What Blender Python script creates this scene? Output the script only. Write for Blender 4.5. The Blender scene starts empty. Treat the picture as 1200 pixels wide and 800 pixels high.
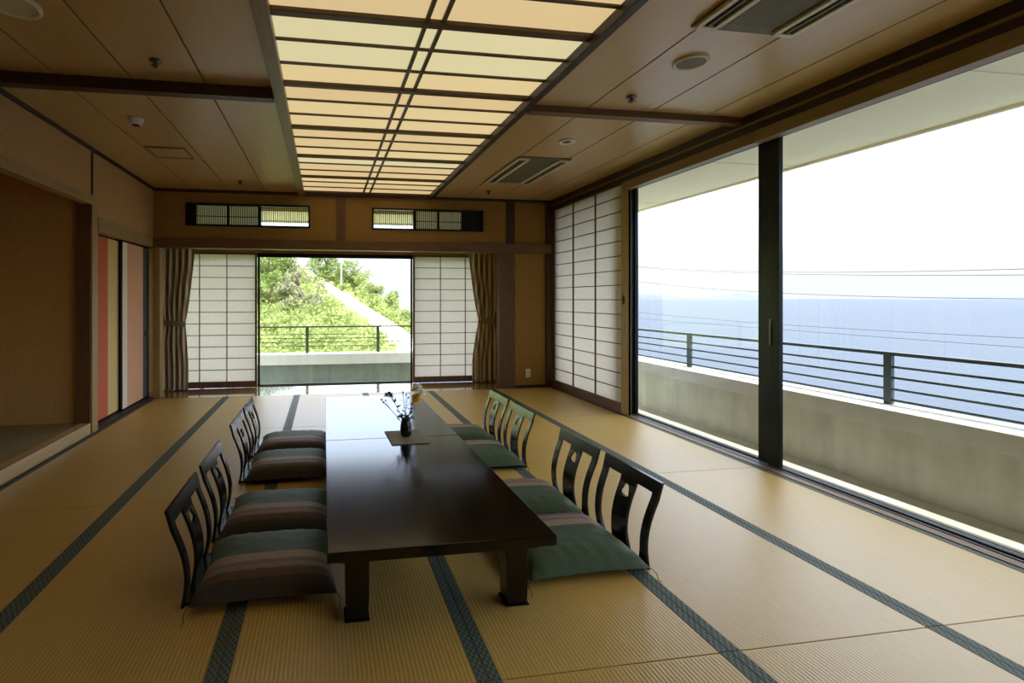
import bpy, math, random
from mathutils import Vector, Matrix
random.seed(7)
C = bpy.context.scene.collection
PI = math.pi

# ------------------------------------------------------------------ helpers
class MB:
    def __init__(s): s.v = []; s.f = []; s.sm = []
    def quad(s, a, b, c, d, sm=False):
        n = len(s.v); s.v += [a, b, c, d]; s.f.append((n, n+1, n+2, n+3)); s.sm.append(sm)
    def box(s, x0, x1, y0, y1, z0, z1):
        n = len(s.v)
        s.v += [(x0,y0,z0),(x1,y0,z0),(x1,y1,z0),(x0,y1,z0),(x0,y0,z1),(x1,y0,z1),(x1,y1,z1),(x0,y1,z1)]
        for q in ((3,2,1,0),(4,5,6,7),(0,1,5,4),(1,2,6,5),(2,3,7,6),(3,0,4,7)):
            s.f.append(tuple(n+i for i in q)); s.sm.append(False)
        return s
    def grid(s, rows, closed_u=False, closed_v=False, sm=True, flip=False):
        # rows: list of lists of points
        n = len(s.v); R = len(rows); K = len(rows[0])
        for r in rows: s.v += [tuple(p) for p in r]
        for i in range(R if closed_v else R-1):
            for j in range(K if closed_u else K-1):
                a = n+i*K+j; b = n+i*K+(j+1) % K; c = n+((i+1) % R)*K+(j+1) % K; d = n+((i+1) % R)*K+j
                s.f.append((d, c, b, a) if flip else (a, b, c, d)); s.sm.append(sm)
    def ngon(s, pts, sm=False):
        n = len(s.v); s.v += [tuple(p) for p in pts]; s.f.append(tuple(range(n, n+len(pts)))); s.sm.append(sm)
    def lathe(s, prof, cx=0, cy=0, n=32, sm=True):
        rows = []
        for r, z in prof:
            rows.append([(cx+r*math.cos(2*PI*k/n), cy+r*math.sin(2*PI*k/n), z) for k in range(n)])
        s.grid(rows, closed_u=True, sm=sm)
        return s
    def tube(s, pts, r, n=8, cap=True):
        pts = [Vector(p) for p in pts]
        rr = r if isinstance(r, (list, tuple)) else [r]*len(pts)
        rows = []; up = Vector((0.31, 0.17, 0.93)).normalized()
        for i, p in enumerate(pts):
            t = (pts[min(i+1, len(pts)-1)] - pts[max(i-1, 0)]).normalized()
            a = t.cross(up)
            if a.length < 1e-3: a = t.cross(Vector((1, 0, 0)))
            a.normalize(); b = t.cross(a)
            rows.append([p + rr[i]*(a*math.cos(2*PI*k/n)+b*math.sin(2*PI*k/n)) for k in range(n)])
        s.grid(rows, closed_u=True)
        if cap:
            s.ngon(rows[0]); s.ngon(list(reversed(rows[-1])))
        return s
    def slab(s, rows, th, sm=True):
        # closed plate: rows of points (front), extruded along each row's given normal vector th
        K = len(rows[0]); th = Vector(th)
        back = [[Vector(p)+th for p in r] for r in rows]
        s.grid(rows, sm=sm); s.grid(back, sm=sm, flip=True)
        s.grid([rows[0], back[0]], sm=False, flip=True); s.grid([rows[-1], back[-1]], sm=False)
        s.grid([[r[0] for r in rows], [r[0] for r in back]], sm=False)
        s.grid([[r[-1] for r in rows], [r[-1] for r in back]], sm=False, flip=True)
    def build(s, name, mat, parent=None, bevel=0, loc=None):
        me = bpy.data.meshes.new(name); me.from_pydata([tuple(p) for p in s.v], [], s.f)
        me.polygons.foreach_set('use_smooth', s.sm); me.update()
        o = bpy.data.objects.new(name, me); C.objects.link(o)
        me.materials.append(mat)
        if parent: o.parent = parent
        if loc: o.location = loc
        if bevel:
            m = o.modifiers.new('edge', 'BEVEL'); m.width = bevel; m.segments = 2; m.limit_method = 'ANGLE'
        return o

def thing(name, label, cat, loc=(0,0,0), rotz=0, group=None):
    o = bpy.data.objects.new(name, None); C.objects.link(o); o.empty_display_size = .1
    o.location = loc; o.rotation_euler = (0, 0, rotz)
    o['label'] = label; o['category'] = cat
    if group: o['group'] = group
    return o
def tag(o, label, cat, group=None, kind=None):
    o['label'] = label; o['category'] = cat
    if group: o['group'] = group
    if kind: o['kind'] = kind
    return o
def root(name, label=None, cat=None):
    o = bpy.data.objects.new(name, None); C.objects.link(o); o['kind'] = 'structure'
    o['label'] = label or name; o['category'] = cat or name.split('_')[0]
    return o
def struct(name, mb, mat, label, cat, bevel=0):
    o = mb.build(name, mat, None, bevel); o['kind'] = 'structure'; o['label'] = label; o['category'] = cat
    return o
def dup(r, loc, rotz, label, group=None):
    n = r.copy(); C.objects.link(n); n.location = loc; n.rotation_euler = (0, 0, rotz); n['label'] = label
    if group: n['group'] = group
    for ch in list(r.children):
        c = ch.copy(); C.objects.link(c); c.parent = n
        for g in list(ch.children):
            d = g.copy(); C.objects.link(d); d.parent = c
    return n
def B(*a): return MB().box(*a)

# ------------------------------------------------------------------ materials
def new_mat(name):
    m = bpy.data.materials.new(name); m.use_nodes = True
    nt = m.node_tree; nt.nodes.clear()
    out = nt.nodes.new('ShaderNodeOutputMaterial'); p = nt.nodes.new('ShaderNodeBsdfPrincipled')
    nt.links.new(p.outputs[0], out.inputs[0])
    return m, nt, p, out
def coords(nt, scale=(1,1,1), kind='Object'):
    tc = nt.nodes.new('ShaderNodeTexCoord'); mp = nt.nodes.new('ShaderNodeMapping')
    mp.inputs['Scale'].default_value = scale
    nt.links.new(tc.outputs[kind], mp.inputs[0]); return mp.outputs[0]
def ramp(nt, fac, stops):
    r = nt.nodes.new('ShaderNodeValToRGB'); els = r.color_ramp.elements
    while len(els) < len(stops): els.new(.5)
    for e, (p, c) in zip(els, stops): e.position = p; e.color = (*c, 1)
    nt.links.new(fac, r.inputs[0]); return r
def noise(nt, vec, scale, detail=4, rough=.55):
    n = nt.nodes.new('ShaderNodeTexNoise'); n.inputs['Scale'].default_value = scale
    n.inputs['Detail'].default_value = detail; n.inputs['Roughness'].default_value = rough
    nt.links.new(vec, n.inputs['Vector']); return n.outputs['Fac']
def bump(nt, p, h, strength, dist=.01):
    b = nt.nodes.new('ShaderNodeBump'); b.inputs['Strength'].default_value = strength; b.inputs['Distance'].default_value = dist
    nt.links.new(h, b.inputs['Height']); nt.links.new(b.outputs[0], p.inputs['Normal']); return b
def simple(name, col, rough=.5, metal=0, var=.12, nscale=8, spec=.5, scale=(1,1,1), bmp=0):
    m, nt, p, o = new_mat(name)
    v = coords(nt, scale); f = noise(nt, v, nscale)
    lo = tuple(c*(1-var) for c in col); hi = tuple(min(1, c*(1+var)) for c in col)
    r = ramp(nt, f, [(.3, lo), (.7, hi)]); nt.links.new(r.outputs[0], p.inputs['Base Color'])
    p.inputs['Roughness'].default_value = rough; p.inputs['Metallic'].default_value = metal
    p.inputs['Specular IOR Level'].default_value = spec
    if bmp: bump(nt, p, f, bmp)
    return m
def wood(name, lo, hi, rough=.45, axis='Y', spec=.4, gs=1.0):
    m, nt, p, o = new_mat(name)
    sc = {'X': (1.2,14,14), 'Y': (14,1.2,14), 'Z': (14,14,1.2)}[axis]
    v = coords(nt, tuple(k*gs for k in sc)); f = noise(nt, v, 3, 6, .6)
    r = ramp(nt, f, [(.28, lo), (.72, hi)]); nt.links.new(r.outputs[0], p.inputs['Base Color'])
    p.inputs['Roughness'].default_value = rough; p.inputs['Specular IOR Level'].default_value = spec
    bump(nt, p, f, .08, .004)
    return m

M = {}
M['dark_wood'] = wood('dark_brown_wood', (.035,.018,.010), (.065,.033,.017), .45, 'X')
M['dark_woodY'] = wood('dark_brown_wood_along', (.020,.009,.007), (.038,.017,.012), .45, 'Y')
M['kamoi'] = wood('brown_beam_wood', (.11,.058,.024), (.18,.098,.042), .5, 'X')
M['brown_post'] = wood('brown_post_wood', (.10,.05,.022), (.16,.085,.036), .5, 'Z')
M['tan_wood'] = wood('tan_wood', (.30,.19,.07), (.42,.28,.11), .5, 'Z')
M['tan_woodY'] = wood('tan_wood_along', (.27,.17,.065), (.38,.25,.10), .5, 'Y')
M['pelmet'] = wood('pelmet_wood', (.20,.13,.055), (.27,.18,.08), .5, 'Y')
M['step'] = wood('alcove_step_wood', (.38,.25,.11), (.52,.36,.17), .4, 'Y')
M['ceil'] = wood('ceiling_board', (.48,.325,.145), (.545,.375,.18), .33, 'Y', .8, .8)
M['ceil_trim'] = wood('ceiling_trim', (.16,.10,.04), (.24,.155,.065), .4, 'Y')
M['lattice'] = wood('lattice_wood', (.075,.042,.014), (.11,.062,.022), .5, 'X')
M['shoji_bar'] = wood('shoji_lattice_wood', (.12,.06,.025), (.19,.10,.045), .5, 'Z')
M['boards'] = None
M['plaster'] = simple('sand_plaster', (.33,.195,.06), .85, var=.07, nscale=30, spec=.15, bmp=.12)
M['plasterL'] = simple('beige_plaster', (.46,.28,.125), .85, var=.06, nscale=30, spec=.15, bmp=.1)
M['alcove'] = simple('alcove_cloth', (.55,.34,.13), .9, var=.15, nscale=60, spec=.1, bmp=.2)
M['white_wall'] = simple('off_white', (.7,.66,.58), .8, var=.04)
M['concrete'] = None
M['metal_dark'] = simple('dark_window_metal', (.006,.007,.008), .35, 0, .1, spec=.2)
M['metal_alu'] = simple('window_track_aluminium', (.32,.33,.36), .35, .9, .08)
M['rail'] = simple('green_grey_rail_paint', (.035,.055,.060), .5, 0, .1)
M['railg'] = simple('green_rail_paint', (.05,.075,.045), .5, 0, .1)
M['lacquer'] = simple('black_lacquer', (.003,.003,.0035), .22, 0, .1, spec=.35)
M['ac_white'] = simple('ivory_plastic', (.62,.58,.46), .5, var=.04)
M['ac_grille'] = simple('olive_grille', (.13,.115,.06), .6, var=.1)
M['black'] = simple('black_slot', (.008,.008,.008), .7)
M['chrome'] = simple('sprinkler_metal', (.10,.09,.08), .3, .8, .1)
M['white_plastic'] = simple('white_plastic', (.75,.73,.68), .45, var=.03)
M['vase'] = simple('dark_glaze', (.010,.009,.011), .25, 0, .3, spec=.5)
M['stem'] = simple('stem_green', (.035,.06,.03), .6)
M['dark_leaf'] = simple('dark_leaf', (.012,.02,.016), .5)
M['petal_white'] = simple('white_petal', (.85,.84,.74), .6, var=.05)
M['petal_yellow'] = simple('yellow_petal', (.85,.58,.04), .6, var=.1)
M['petal_dark'] = simple('dark_petal', (.02,.02,.035), .6)
M['placemat'] = simple('woven_placemat', (.20,.16,.11), .8, var=.35, nscale=120, bmp=.3)
M['red'] = simple('vermilion_paper', (.60,.155,.075), .8, var=.05, nscale=60, spec=.15)
M['yellow'] = simple('pale_yellow_paper', (.72,.55,.24), .8, var=.04, nscale=60, spec=.15)
M['cream'] = simple('cream_paper', (.80,.74,.60), .8, var=.03, nscale=60, spec=.15)
M['salmon'] = simple('salmon_paper', (.70,.40,.25), .8, var=.04, nscale=60, spec=.15)
M['slate'] = simple('slate_paper', (.09,.10,.115), .8, var=.06, nscale=60, spec=.15)
M['soffit'] = simple('pale_soffit', (.90,.82,.63), .85, var=.02, nscale=3)
M['trunk'] = simple('bark', (.14,.10,.07), .9, var=.3)
M['path'] = simple('pale_concrete_path', (.60,.57,.50), .9, var=.06)
M['pole'] = simple('pale_pole', (.65,.65,.62), .7)
M['wire'] = simple('cable_grey', (.05,.055,.065), .6)

def tatami():
    m, nt, p, o = new_mat('tatami_rush')
    v = coords(nt)
    w = nt.nodes.new('ShaderNodeTexWave'); w.wave_type = 'BANDS'; w.bands_direction = 'X'
    w.inputs['Scale'].default_value = 20.0; w.inputs['Distortion'].default_value = 0
    nt.links.new(v, w.inputs['Vector'])
    v2 = coords(nt, (60, 4, 1)); n = noise(nt, v2, 3, 5)
    v3 = coords(nt, (.5,.5,1)); n3 = noise(nt, v3, 2.0, 2)
    r = ramp(nt, n, [(.25, (.43,.272,.060)), (.75, (.515,.342,.10))])
    mx = nt.nodes.new('ShaderNodeMix'); mx.data_type = 'RGBA'; mx.blend_type = 'MULTIPLY'
    r2 = ramp(nt, w.outputs['Fac'], [(.0, (.70,.66,.60)), (.35, (1,1,1))])
    mx.inputs[0].default_value = .6
    nt.links.new(r.outputs[0], mx.inputs[6]); nt.links.new(r2.outputs[0], mx.inputs[7])
    nt.links.new(mx.outputs[2], p.inputs['Base Color'])
    p.inputs['Roughness'].default_value = .38; p.inputs['Specular IOR Level'].default_value = .52
    b = bump(nt, p, w.outputs['Fac'], .18, .003)
    return m
M['tatami'] = tatami()
def heri():
    m, nt, p, o = new_mat('border_cloth')
    ck = nt.nodes.new('ShaderNodeTexChecker'); ck.inputs['Scale'].default_value = 1
    v = coords(nt, (90, 60, 1)); nt.links.new(v, ck.inputs['Vector'])
    ck.inputs['Color1'].default_value = (.034,.045,.036,1); ck.inputs['Color2'].default_value = (.095,.12,.095,1)
    nt.links.new(ck.outputs[0], p.inputs['Base Color']); p.inputs['Roughness'].default_value = .65
    p.inputs['Specular IOR Level'].default_value = .3
    return m
M['heri'] = heri()
def boards():
    m, nt, p, o = new_mat('polished_floorboards')
    v = coords(nt, (1.5, 18, 1)); f = noise(nt, v, 3, 5)
    r = ramp(nt, f, [(.3, (.26,.155,.055)), (.7, (.36,.225,.085))]); nt.links.new(r.outputs[0], p.inputs['Base Color'])
    p.inputs['Roughness'].default_value = .12; p.inputs['Specular IOR Level'].default_value = .9
    p.inputs['Coat Weight'].default_value = .9; p.inputs['Coat Roughness'].default_value = .04
    return m
M['boards'] = boards()
def table_mat():
    m, nt, p, o = new_mat('dark_table_lacquer')
    v = coords(nt, (20, 1.5, 1)); f = noise(nt, v, 3, 5)
    r = ramp(nt, f, [(.3, (.003,.0022,.0025)), (.7, (.005,.004,.004))]); nt.links.new(r.outputs[0], p.inputs['Base Color'])
    p.inputs['Roughness'].default_value = .15; p.inputs['Specular IOR Level'].default_value = .5
    return m
M['table'] = table_mat()
def concrete(name, lo, hi):
    m, nt, p, o = new_mat(name)
    v = coords(nt, (1, 1, 1)); f = noise(nt, v, 3.0, 8, .65)
    v2 = coords(nt, (3.5, 3.5, .4)); f2 = noise(nt, v2, 2, 4)
    a = nt.nodes.new('ShaderNodeMath'); a.operation = 'MULTIPLY_ADD'; a.inputs[1].default_value = .5
    h = nt.nodes.new('ShaderNodeMath'); h.operation = 'MULTIPLY'; h.inputs[1].default_value = .5
    nt.links.new(f2, h.inputs[0]); nt.links.new(f, a.inputs[0]); nt.links.new(h.outputs[0], a.inputs[2])
    r = ramp(nt, a.outputs[0], [(.35, lo), (.62, hi)]); nt.links.new(r.outputs[0], p.inputs['Base Color'])
    p.inputs['Roughness'].default_value = .9; p.inputs['Specular IOR Level'].default_value = .2
    bump(nt, p, f, .2)
    return m
M['concrete'] = concrete('weathered_concrete', (.62,.61,.50), (.80,.79,.66))
M['concrete_cap'] = concrete('concrete_coping', (.74,.72,.66), (.84,.82,.76))
M['concrete_floor'] = concrete('balcony_screed', (.42,.40,.31), (.54,.52,.43))
def paper():
    m, nt, p, o = new_mat('shoji_paper')
    v = coords(nt); f = noise(nt, v, 25, 6)
    r = ramp(nt, f, [(.3, (.86,.83,.78)), (.7, (.92,.89,.84))])
    d = nt.nodes.new('ShaderNodeBsdfDiffuse'); t = nt.nodes.new('ShaderNodeBsdfTranslucent'); mx = nt.nodes.new('ShaderNodeMixShader')
    nt.links.new(r.outputs[0], d.inputs[0]); nt.links.new(r.outputs[0], t.inputs[0]); mx.inputs[0].default_value = .5
    nt.links.new(d.outputs[0], mx.inputs[1]); nt.links.new(t.outputs[0], mx.inputs[2]); nt.links.new(mx.outputs[0], o.inputs[0])
    nt.nodes.remove(p); return m
M['paper'] = paper()
def glass():
    m, nt, p, o = new_mat('window_glass'); nt.nodes.remove(p)
    t = nt.nodes.new('ShaderNodeBsdfTransparent'); t.inputs[0].default_value = (.97,.985,.98,1)
    g = nt.nodes.new('ShaderNodeBsdfGlossy'); g.inputs['Roughness'].default_value = .0
    lw = nt.nodes.new('ShaderNodeLayerWeight'); pw = nt.nodes.new('ShaderNodeMath'); pw.operation = 'POWER'; pw.inputs[1].default_value = 5
    nt.links.new(lw.outputs['Facing'], pw.inputs[0])
    ma = nt.nodes.new('ShaderNodeMath'); ma.operation = 'MULTIPLY_ADD'; ma.inputs[1].default_value = .5; ma.inputs[2].default_value = .02
    nt.links.new(pw.outputs[0], ma.inputs[0])
    mx = nt.nodes.new('ShaderNodeMixShader'); nt.links.new(ma.outputs[0], mx.inputs[0])
    nt.links.new(t.outputs[0], mx.inputs[1]); nt.links.new(g.outputs[0], mx.inputs[2]); nt.links.new(mx.outputs[0], o.inputs[0])
    return m
M['glass'] = glass()
def emit(name, col, s):
    m, nt, p, o = new_mat(name)
    p.inputs['Base Color'].default_value = (.35,.30,.20,1); p.inputs['Roughness'].default_value = .8
    p.inputs['Emission Color'].default_value = (*col, 1); p.inputs['Emission Strength'].default_value = s
    return m
M['lamp_warm'] = emit('backlit_paper_warm', (1.0,.75,.38), .66)
M['lamp_mid'] = emit('backlit_paper_mid', (1.0,.78,.40), .70)
M['lamp_cool'] = emit('backlit_paper_cool', (.97,.87,.50), .68)
def leaf_mat(name, lo, hi, sc=1.2):
    m, nt, p, o = new_mat(name)
    v = coords(nt); f = noise(nt, v, sc, 5)
    r = ramp(nt, f, [(.3, lo), (.7, hi)])
    d = nt.nodes.new('ShaderNodeBsdfDiffuse'); t = nt.nodes.new('ShaderNodeBsdfTranslucent'); mx = nt.nodes.new('ShaderNodeMixShader')
    nt.links.new(r.outputs[0], d.inputs[0]); nt.links.new(r.outputs[0], t.inputs[0]); mx.inputs[0].default_value = .35
    nt.links.new(d.outputs[0], mx.inputs[1]); nt.links.new(t.outputs[0], mx.inputs[2]); nt.links.new(mx.outputs[0], o.inputs[0])
    nt.nodes.remove(p); return m
M['leaf'] = leaf_mat('bush_leaves', (.17,.23,.06), (.44,.47,.20))
M['leaf_dark'] = leaf_mat('tree_leaves', (.09,.15,.035), (.30,.36,.12))
M['leaf_pale'] = leaf_mat('pale_tree_leaves', (.25,.27,.13), (.48,.46,.31))
M['soil'] = simple('grassy_soil', (.36,.42,.13), .95, var=.3, nscale=2)
def curtain_mat(name, a, b):
    m, nt, p, o = new_mat(name)
    v = coords(nt, (1,1,1), 'Generated'); w = nt.nodes.new('ShaderNodeTexWave'); w.bands_direction = 'X'
    w.inputs['Scale'].default_value = 3.4; w.inputs['Distortion'].default_value = .4; nt.links.new(v, w.inputs['Vector'])
    r = ramp(nt, w.outputs['Fac'], [(.25, a), (.7, b)]); nt.links.new(r.outputs[0], p.inputs['Base Color'])
    p.inputs['Roughness'].default_value = .7; p.inputs['Specular IOR Level'].default_value = .2
    return m
M['curtain'] = curtain_mat('striped_curtain', (.40,.34,.23), (.74,.67,.50))
M['tie'] = simple('tieback_cloth', (.26,.205,.11), .7)
def cushion_mat():
    m, nt, p, o = new_mat('zabuton_cloth')
    tc = nt.nodes.new('ShaderNodeTexCoord'); sp = nt.nodes.new('ShaderNodeSeparateXYZ'); nt.links.new(tc.outputs['Object'], sp.inputs[0])
    mr = nt.nodes.new('ShaderNodeMapRange'); mr.inputs[1].default_value = .30; mr.inputs[2].default_value = -.30
    nt.links.new(sp.outputs[1], mr.inputs[0])
    r = ramp(nt, mr.outputs[0], [(0, (.050,.082,.040)), (.56, (.27,.205,.135)), (.67, (.16,.105,.085)), (.72, (.215,.16,.115)), (.78, (.10,.07,.055)), (.86, (.05,.045,.036))])
    r.color_ramp.interpolation = 'CONSTANT'
    nt.links.new(r.outputs[0], p.inputs['Base Color'])
    p.inputs['Roughness'].default_value = .62; p.inputs['Specular IOR Level'].default_value = .2
    p.inputs['Sheen Weight'].default_value = .05
    v = coords(nt, (1, 1, 1)); f = noise(nt, v, 14, 4, .6); bump(nt, p, f, .5, .012)
    return m
M['cushion'] = cushion_mat()
def sea_mat():
    m, nt, p, o = new_mat('sea_water')
    v = coords(nt, (.12, .3, 1)); f = noise(nt, v, 1.0, 6, .7)
    p.inputs['Base Color'].default_value = (.062,.076,.104,1); p.inputs['Roughness'].default_value = .6
    p.inputs['Specular IOR Level'].default_value = .08
    bump(nt, p, f, .8, 1.2)
    return m
M['sea'] = sea_mat()
M['headland'] = simple('haze_tinted_coast', (.085,.097,.11), .95, var=.15, nscale=.01)  # bluish grey base colour stands in for distance haze
M['headland_green'] = simple('wooded_coast', (.16,.19,.14), .95, var=.25, nscale=.15)

# ------------------------------------------------------------------ the room: sizes
XL, XR, YF, ZC = -2.19, 3.27, 7.08, 2.72
SEAMS = [-1.985, -.165, 1.655, 3.435, 5.25, 7.02]

# floor with its mats
fl = struct('floor', B(-3.3, 3.345, -2.2, 7.9, -.30, -.035), M['dark_wood'], 'room floor laid with rush mats', 'floor')
for i in range(6):
    x0 = -2.18+.91*i; x1 = x0+.91
    for j in range(5):
        y0, y1 = SEAMS[j], SEAMS[j+1]
        mat = B(x0+.001, x1-.001, y0+.0015, y1-.0015, -.034, 0).build('tatami_mat', M['tatami'], fl, .003)
        h = MB(); h.box(x0+.0015, x0+.042, y0+.002, y1-.002, -.001, .0012); h.box(x1-.042, x1-.0015, y0+.002, y1-.002, -.001, .0012)
        h.build('cloth_border', M['heri'], mat)
b = MB()
for k in range(6):
    y0 = 7.022+.125*k; b.box(-2.4, 2.75, y0, y0+.124, -.035, 0.0)
b.build('polished_floorboards', M['boards'], fl)

# ceiling boards
cb = MB()
for xs in ([-2.19,-1.70,-1.24,-.78,-.335], [1.49,1.955,2.47,2.95,3.30]):
    for x0, x1 in zip(xs, xs[1:]):
        for y0, y1 in ((-2.0, .8), (.8, 3.62), (3.62, YF)):
            cb.box(x0+.006, x1-.006, y0, y1, ZC, ZC+.02)
cb.box(-.335, 1.49, -2.1, .87, ZC, ZC+.03)
struct('ceiling', cb, M['ceil'], 'wooden board ceiling with narrow dark joints', 'ceiling')
struct('ceiling_backing', MB().box(-2.4, -.30, -2.1, 7.9, ZC+.02, ZC+.05).box(1.46, 3.5, -2.1, 7.9, ZC+.02, ZC+.05), M['dark_woodY'], 'dark backing showing in the joints of the ceiling boards', 'ceiling')
bm = MB(); bm.box(-2.4, 3.3, YF, 7.9, ZC+.05, ZC+.09)
struct('ceiling_veranda', bm, M['ceil'], 'plain ceiling over the floorboard strip by the far window', 'ceiling')
struct('trim_1', B(XL, -.345, 3.58, 3.66, ZC-.075, ZC), M['dark_wood'], 'dark ceiling batten crossing the boards on the alcove side', 'trim')
struct('trim_2', B(1.505, XR+.02, 3.58, 3.66, ZC-.05, ZC), M['kamoi'], 'brown ceiling batten crossing the boards on the sea side', 'trim')

# luminous ceiling lattice
cl = thing('ceiling_light', 'long backlit ceiling lattice of cream panels above the low table', 'ceiling light', (.58, 3, ZC))
def loc(o): o.location = (-.58, -3, -ZC); return o
f = MB(); f.box(-.345, -.265, .87, YF-.03, ZC-.045, ZC+.05); loc(f.build('side_beam', M['ceil_trim'], cl, .004))
f = MB(); f.box(1.44, 1.475, .87, YF-.03, ZC-.045, ZC+.05); f.box(1.482, 1.505, .87, YF-.03, ZC-.035, ZC+.05); loc(f.build('side_beam', M['dark_woodY'], cl, .003))
step = .2905
yb = [2.62 + step*(k-12) for k in range(28)]
yb = [y for y in yb if y < 7.02]
K0 = 6
for k, y in enumerate(yb):
    if k < K0: continue
    if (k % 3) == 0:
        loc(B(-.265, 1.44, y-.028, y+.028, ZC-.012, ZC+.014).build('crossbar', M['lattice'], cl, .003))
    else:
        loc(B(-.265, 1.44, y-.011, y+.011, ZC+.001, ZC+.012).build('lattice_bar', M['lattice'], cl))
    y1 = yb[k+1] if k+1 < len(yb) else YF-.03
    mk = {12: 'lamp_cool', 13: 'lamp_cool', 14: 'lamp_mid', 21: 'lamp_cool', 20: 'lamp_mid', 17: 'lamp_mid', 16: 'lamp_mid', 24: 'lamp_mid'}.get(k, 'lamp_warm')
    loc(B(-.275, 1.45, y, y1, ZC+.012, ZC+.018).build('diffuser', M[mk], cl))
for x in (.525, .612):
    loc(B(x-.011, x+.011, .87, YF-.03, ZC-.003, ZC+.012).build('centre_rail', M['lattice'], cl))

# far wall
w = MB()
Z1, Z2 = 2.245, 2.545
w.box(-2.4, -1.79, YF, YF+.09, 2.07, ZC+.05); w.box(-.19, .655, YF, YF+.09, 2.07, ZC+.05); w.box(2.25, 3.45, YF, YF+.09, 2.07, ZC+.05)
w.box(-1.79, -.19, YF, YF+.09, 2.07, Z1); w.box(-1.79, -.19, YF, YF+.09, Z2, ZC+.05)
w.box(.655, 2.25, YF, YF+.09, 2.07, Z1); w.box(.655, 2.25, YF, YF+.09, Z2, ZC+.05)
w.box(2.70, 3.45, YF, YF+.09, -.03, 1.97)
struct('wall_far', w, M['plaster'], 'sand plaster wall above the far window', 'wall')
struct('trim_3', B(-2.40, 3.27, YF-.05, YF+.12, 1.95, 2.075), M['kamoi'], 'long brown lintel beam across the far wall', 'trim', .004)
struct('trim_4', B(.175, .28, YF-.02, YF+.05, 2.075, ZC), M['brown_post'], 'short brown strut between the two vents of the far wall', 'trim')
struct('trim_5', B(2.60, 2.72, YF-.02, YF+.05, 2.075, ZC), M['dark_wood'], 'short brown strut above the post on the far wall', 'trim')
struct('trim_6', B(2.49, 2.72, YF-.03, YF+.12, 0, 1.95), M['brown_post'], 'wide brown wooden post beside a striped curtain', 'trim', .004)
struct('trim_7', B(-2.19, -2.10, YF-.03, YF+.12, 0, 1.95), M['tan_wood'], 'tan post in the corner by the striped doors', 'trim', .004)
struct('trim_8', B(XL, XR, YF-.03, YF, ZC-.035, ZC), M['dark_wood'], 'dark cornice along the top of the far wall', 'trim')
struct('trim_9', B(3.20, 3.30, YF-.04, YF, 0, ZC), M['dark_wood'], 'dark post in the corner beside the tall paper screen', 'trim')
struct('trim_15', B(2.72, 3.20, YF-.015, YF, 0, .035), M['dark_wood'], 'dark skirting under the plaster beside the post', 'trim')

def ranma(name, x0, x1, clear_left, label):
    r = root(name, label, 'transom window')
    fr = MB(); t = .022
    fr.box(x0, x1, YF-.02, YF+.07, Z1, Z1+t); fr.box(x0, x1, YF-.02, YF+.07, Z2-t, Z2)
    fr.box(x0, x0+t, YF-.02, YF+.07, Z1, Z2); fr.box(x1-t, x1, YF-.02, YF+.07, Z1, Z2)
    W = x1-x0
    if clear_left: c0, c1, p0, p1, d0, d1 = x0+t, x0+.60, x0+.60, x1-.31, x1-.31, x1-t
    else: c0, c1, p0, p1, d0, d1 = x1-.665, x1-t, x0+.125, x1-.665, x0+t, x0+.125
    pm = (p0+p1)/2
    xm = p0 if clear_left else p1
    fr.box(xm-.02, xm+.02, YF-.005, YF+.07, Z1, Z2); fr.box(pm-.012, pm+.012, YF, YF+.06, Z1, Z2)
    fr.build('window_frame', M['metal_dark'], r)
    B(d0, d1, YF+.02, YF+.05, Z1+t, Z2-t).build('dark_panel', M['metal_dark'], r)
    B(p0, p1, YF+.05, YF+.053, Z1+t, Z2-t).build('paper_pane', M['paper'], r)
    B(p0, p1, YF+.03, YF+.048, (Z1+Z2)/2-.02, (Z1+Z2)/2-.01).build('lattice_bar', M['shoji_bar'], r)
    s = MB(); x = min(c0, p0)+.02
    while x < max(c1, p1)-.005:
        s.box(x-.0035, x+.0035, YF+.01, YF+.022, Z1+t, Z2-t); x += .0285
    s.build('slats', M['dark_wood'], r)
    return r
ranma('window_3', -1.79, -.19, False, 'slatted transom vent above the curtain by the striped doors, clear at its right end')
ranma('window_4', .655, 2.25, True, 'slatted transom vent above the curtain by the brown post, clear at its left end')

# outer wall and far window behind the floorboards
YW = 7.78
w = MB()
w.box(-2.5, -2.20, YW, YW+.12, -.3, 3.0); w.box(2.55, 3.45, YW, YW+.12, -.3, 3.0)
w.box(-2.20, 2.55, YW, YW+.12, -.3, .0); w.box(-2.2, 2.55, YW, YW+.12, 1.955, 2.10); w.box(-2.2, 2.55, YW, YW+.12, 2.62, 3.0)
w.box(-2.5, -2.36, YF+.09, YW, -.1, 3.0); w.box(2.72, 2.85, YF+.09, YW, -.1, 3.0)
struct('wall_outer', w, M['plaster'], 'outer wall around the far window', 'wall')
wf = root('window_1', 'wide sliding window in the far wall looking onto the green hillside', 'window')
f = MB(); f.box(-2.2, 2.55, YW-.01, YW+.1, .0, .008); f.box(-2.2, 2.55, YW-.01, YW+.1, 1.925, 1.955)
f.build('window_frame', M['metal_dark'], wf)
for xa, xb, dy in ((-2.2, -.945, .06), (-.965, 1.345, .03), (1.325, 2.55, .06)):
    f = MB(); t = .028 if dy < .05 else .026
    f.box(xa, xa+t, YW+dy-.012, YW+dy+.012, .02, 1.925); f.box(xb-t, xb, YW+dy-.012, YW+dy+.012, .02, 1.925)
    f.box(xa, xb, YW+dy-.012, YW+dy+.012, (.008), .020); f.box(xa, xb, YW+dy-.012, YW+dy+.012, 1.90, 1.925)
    s = f.build('sash', M['metal_dark'], wf)
    B(xa+t, xb-t, YW+dy-.003, YW+dy+.003, .018, 1.905).build('glass_pane', M['glass'], s)
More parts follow.
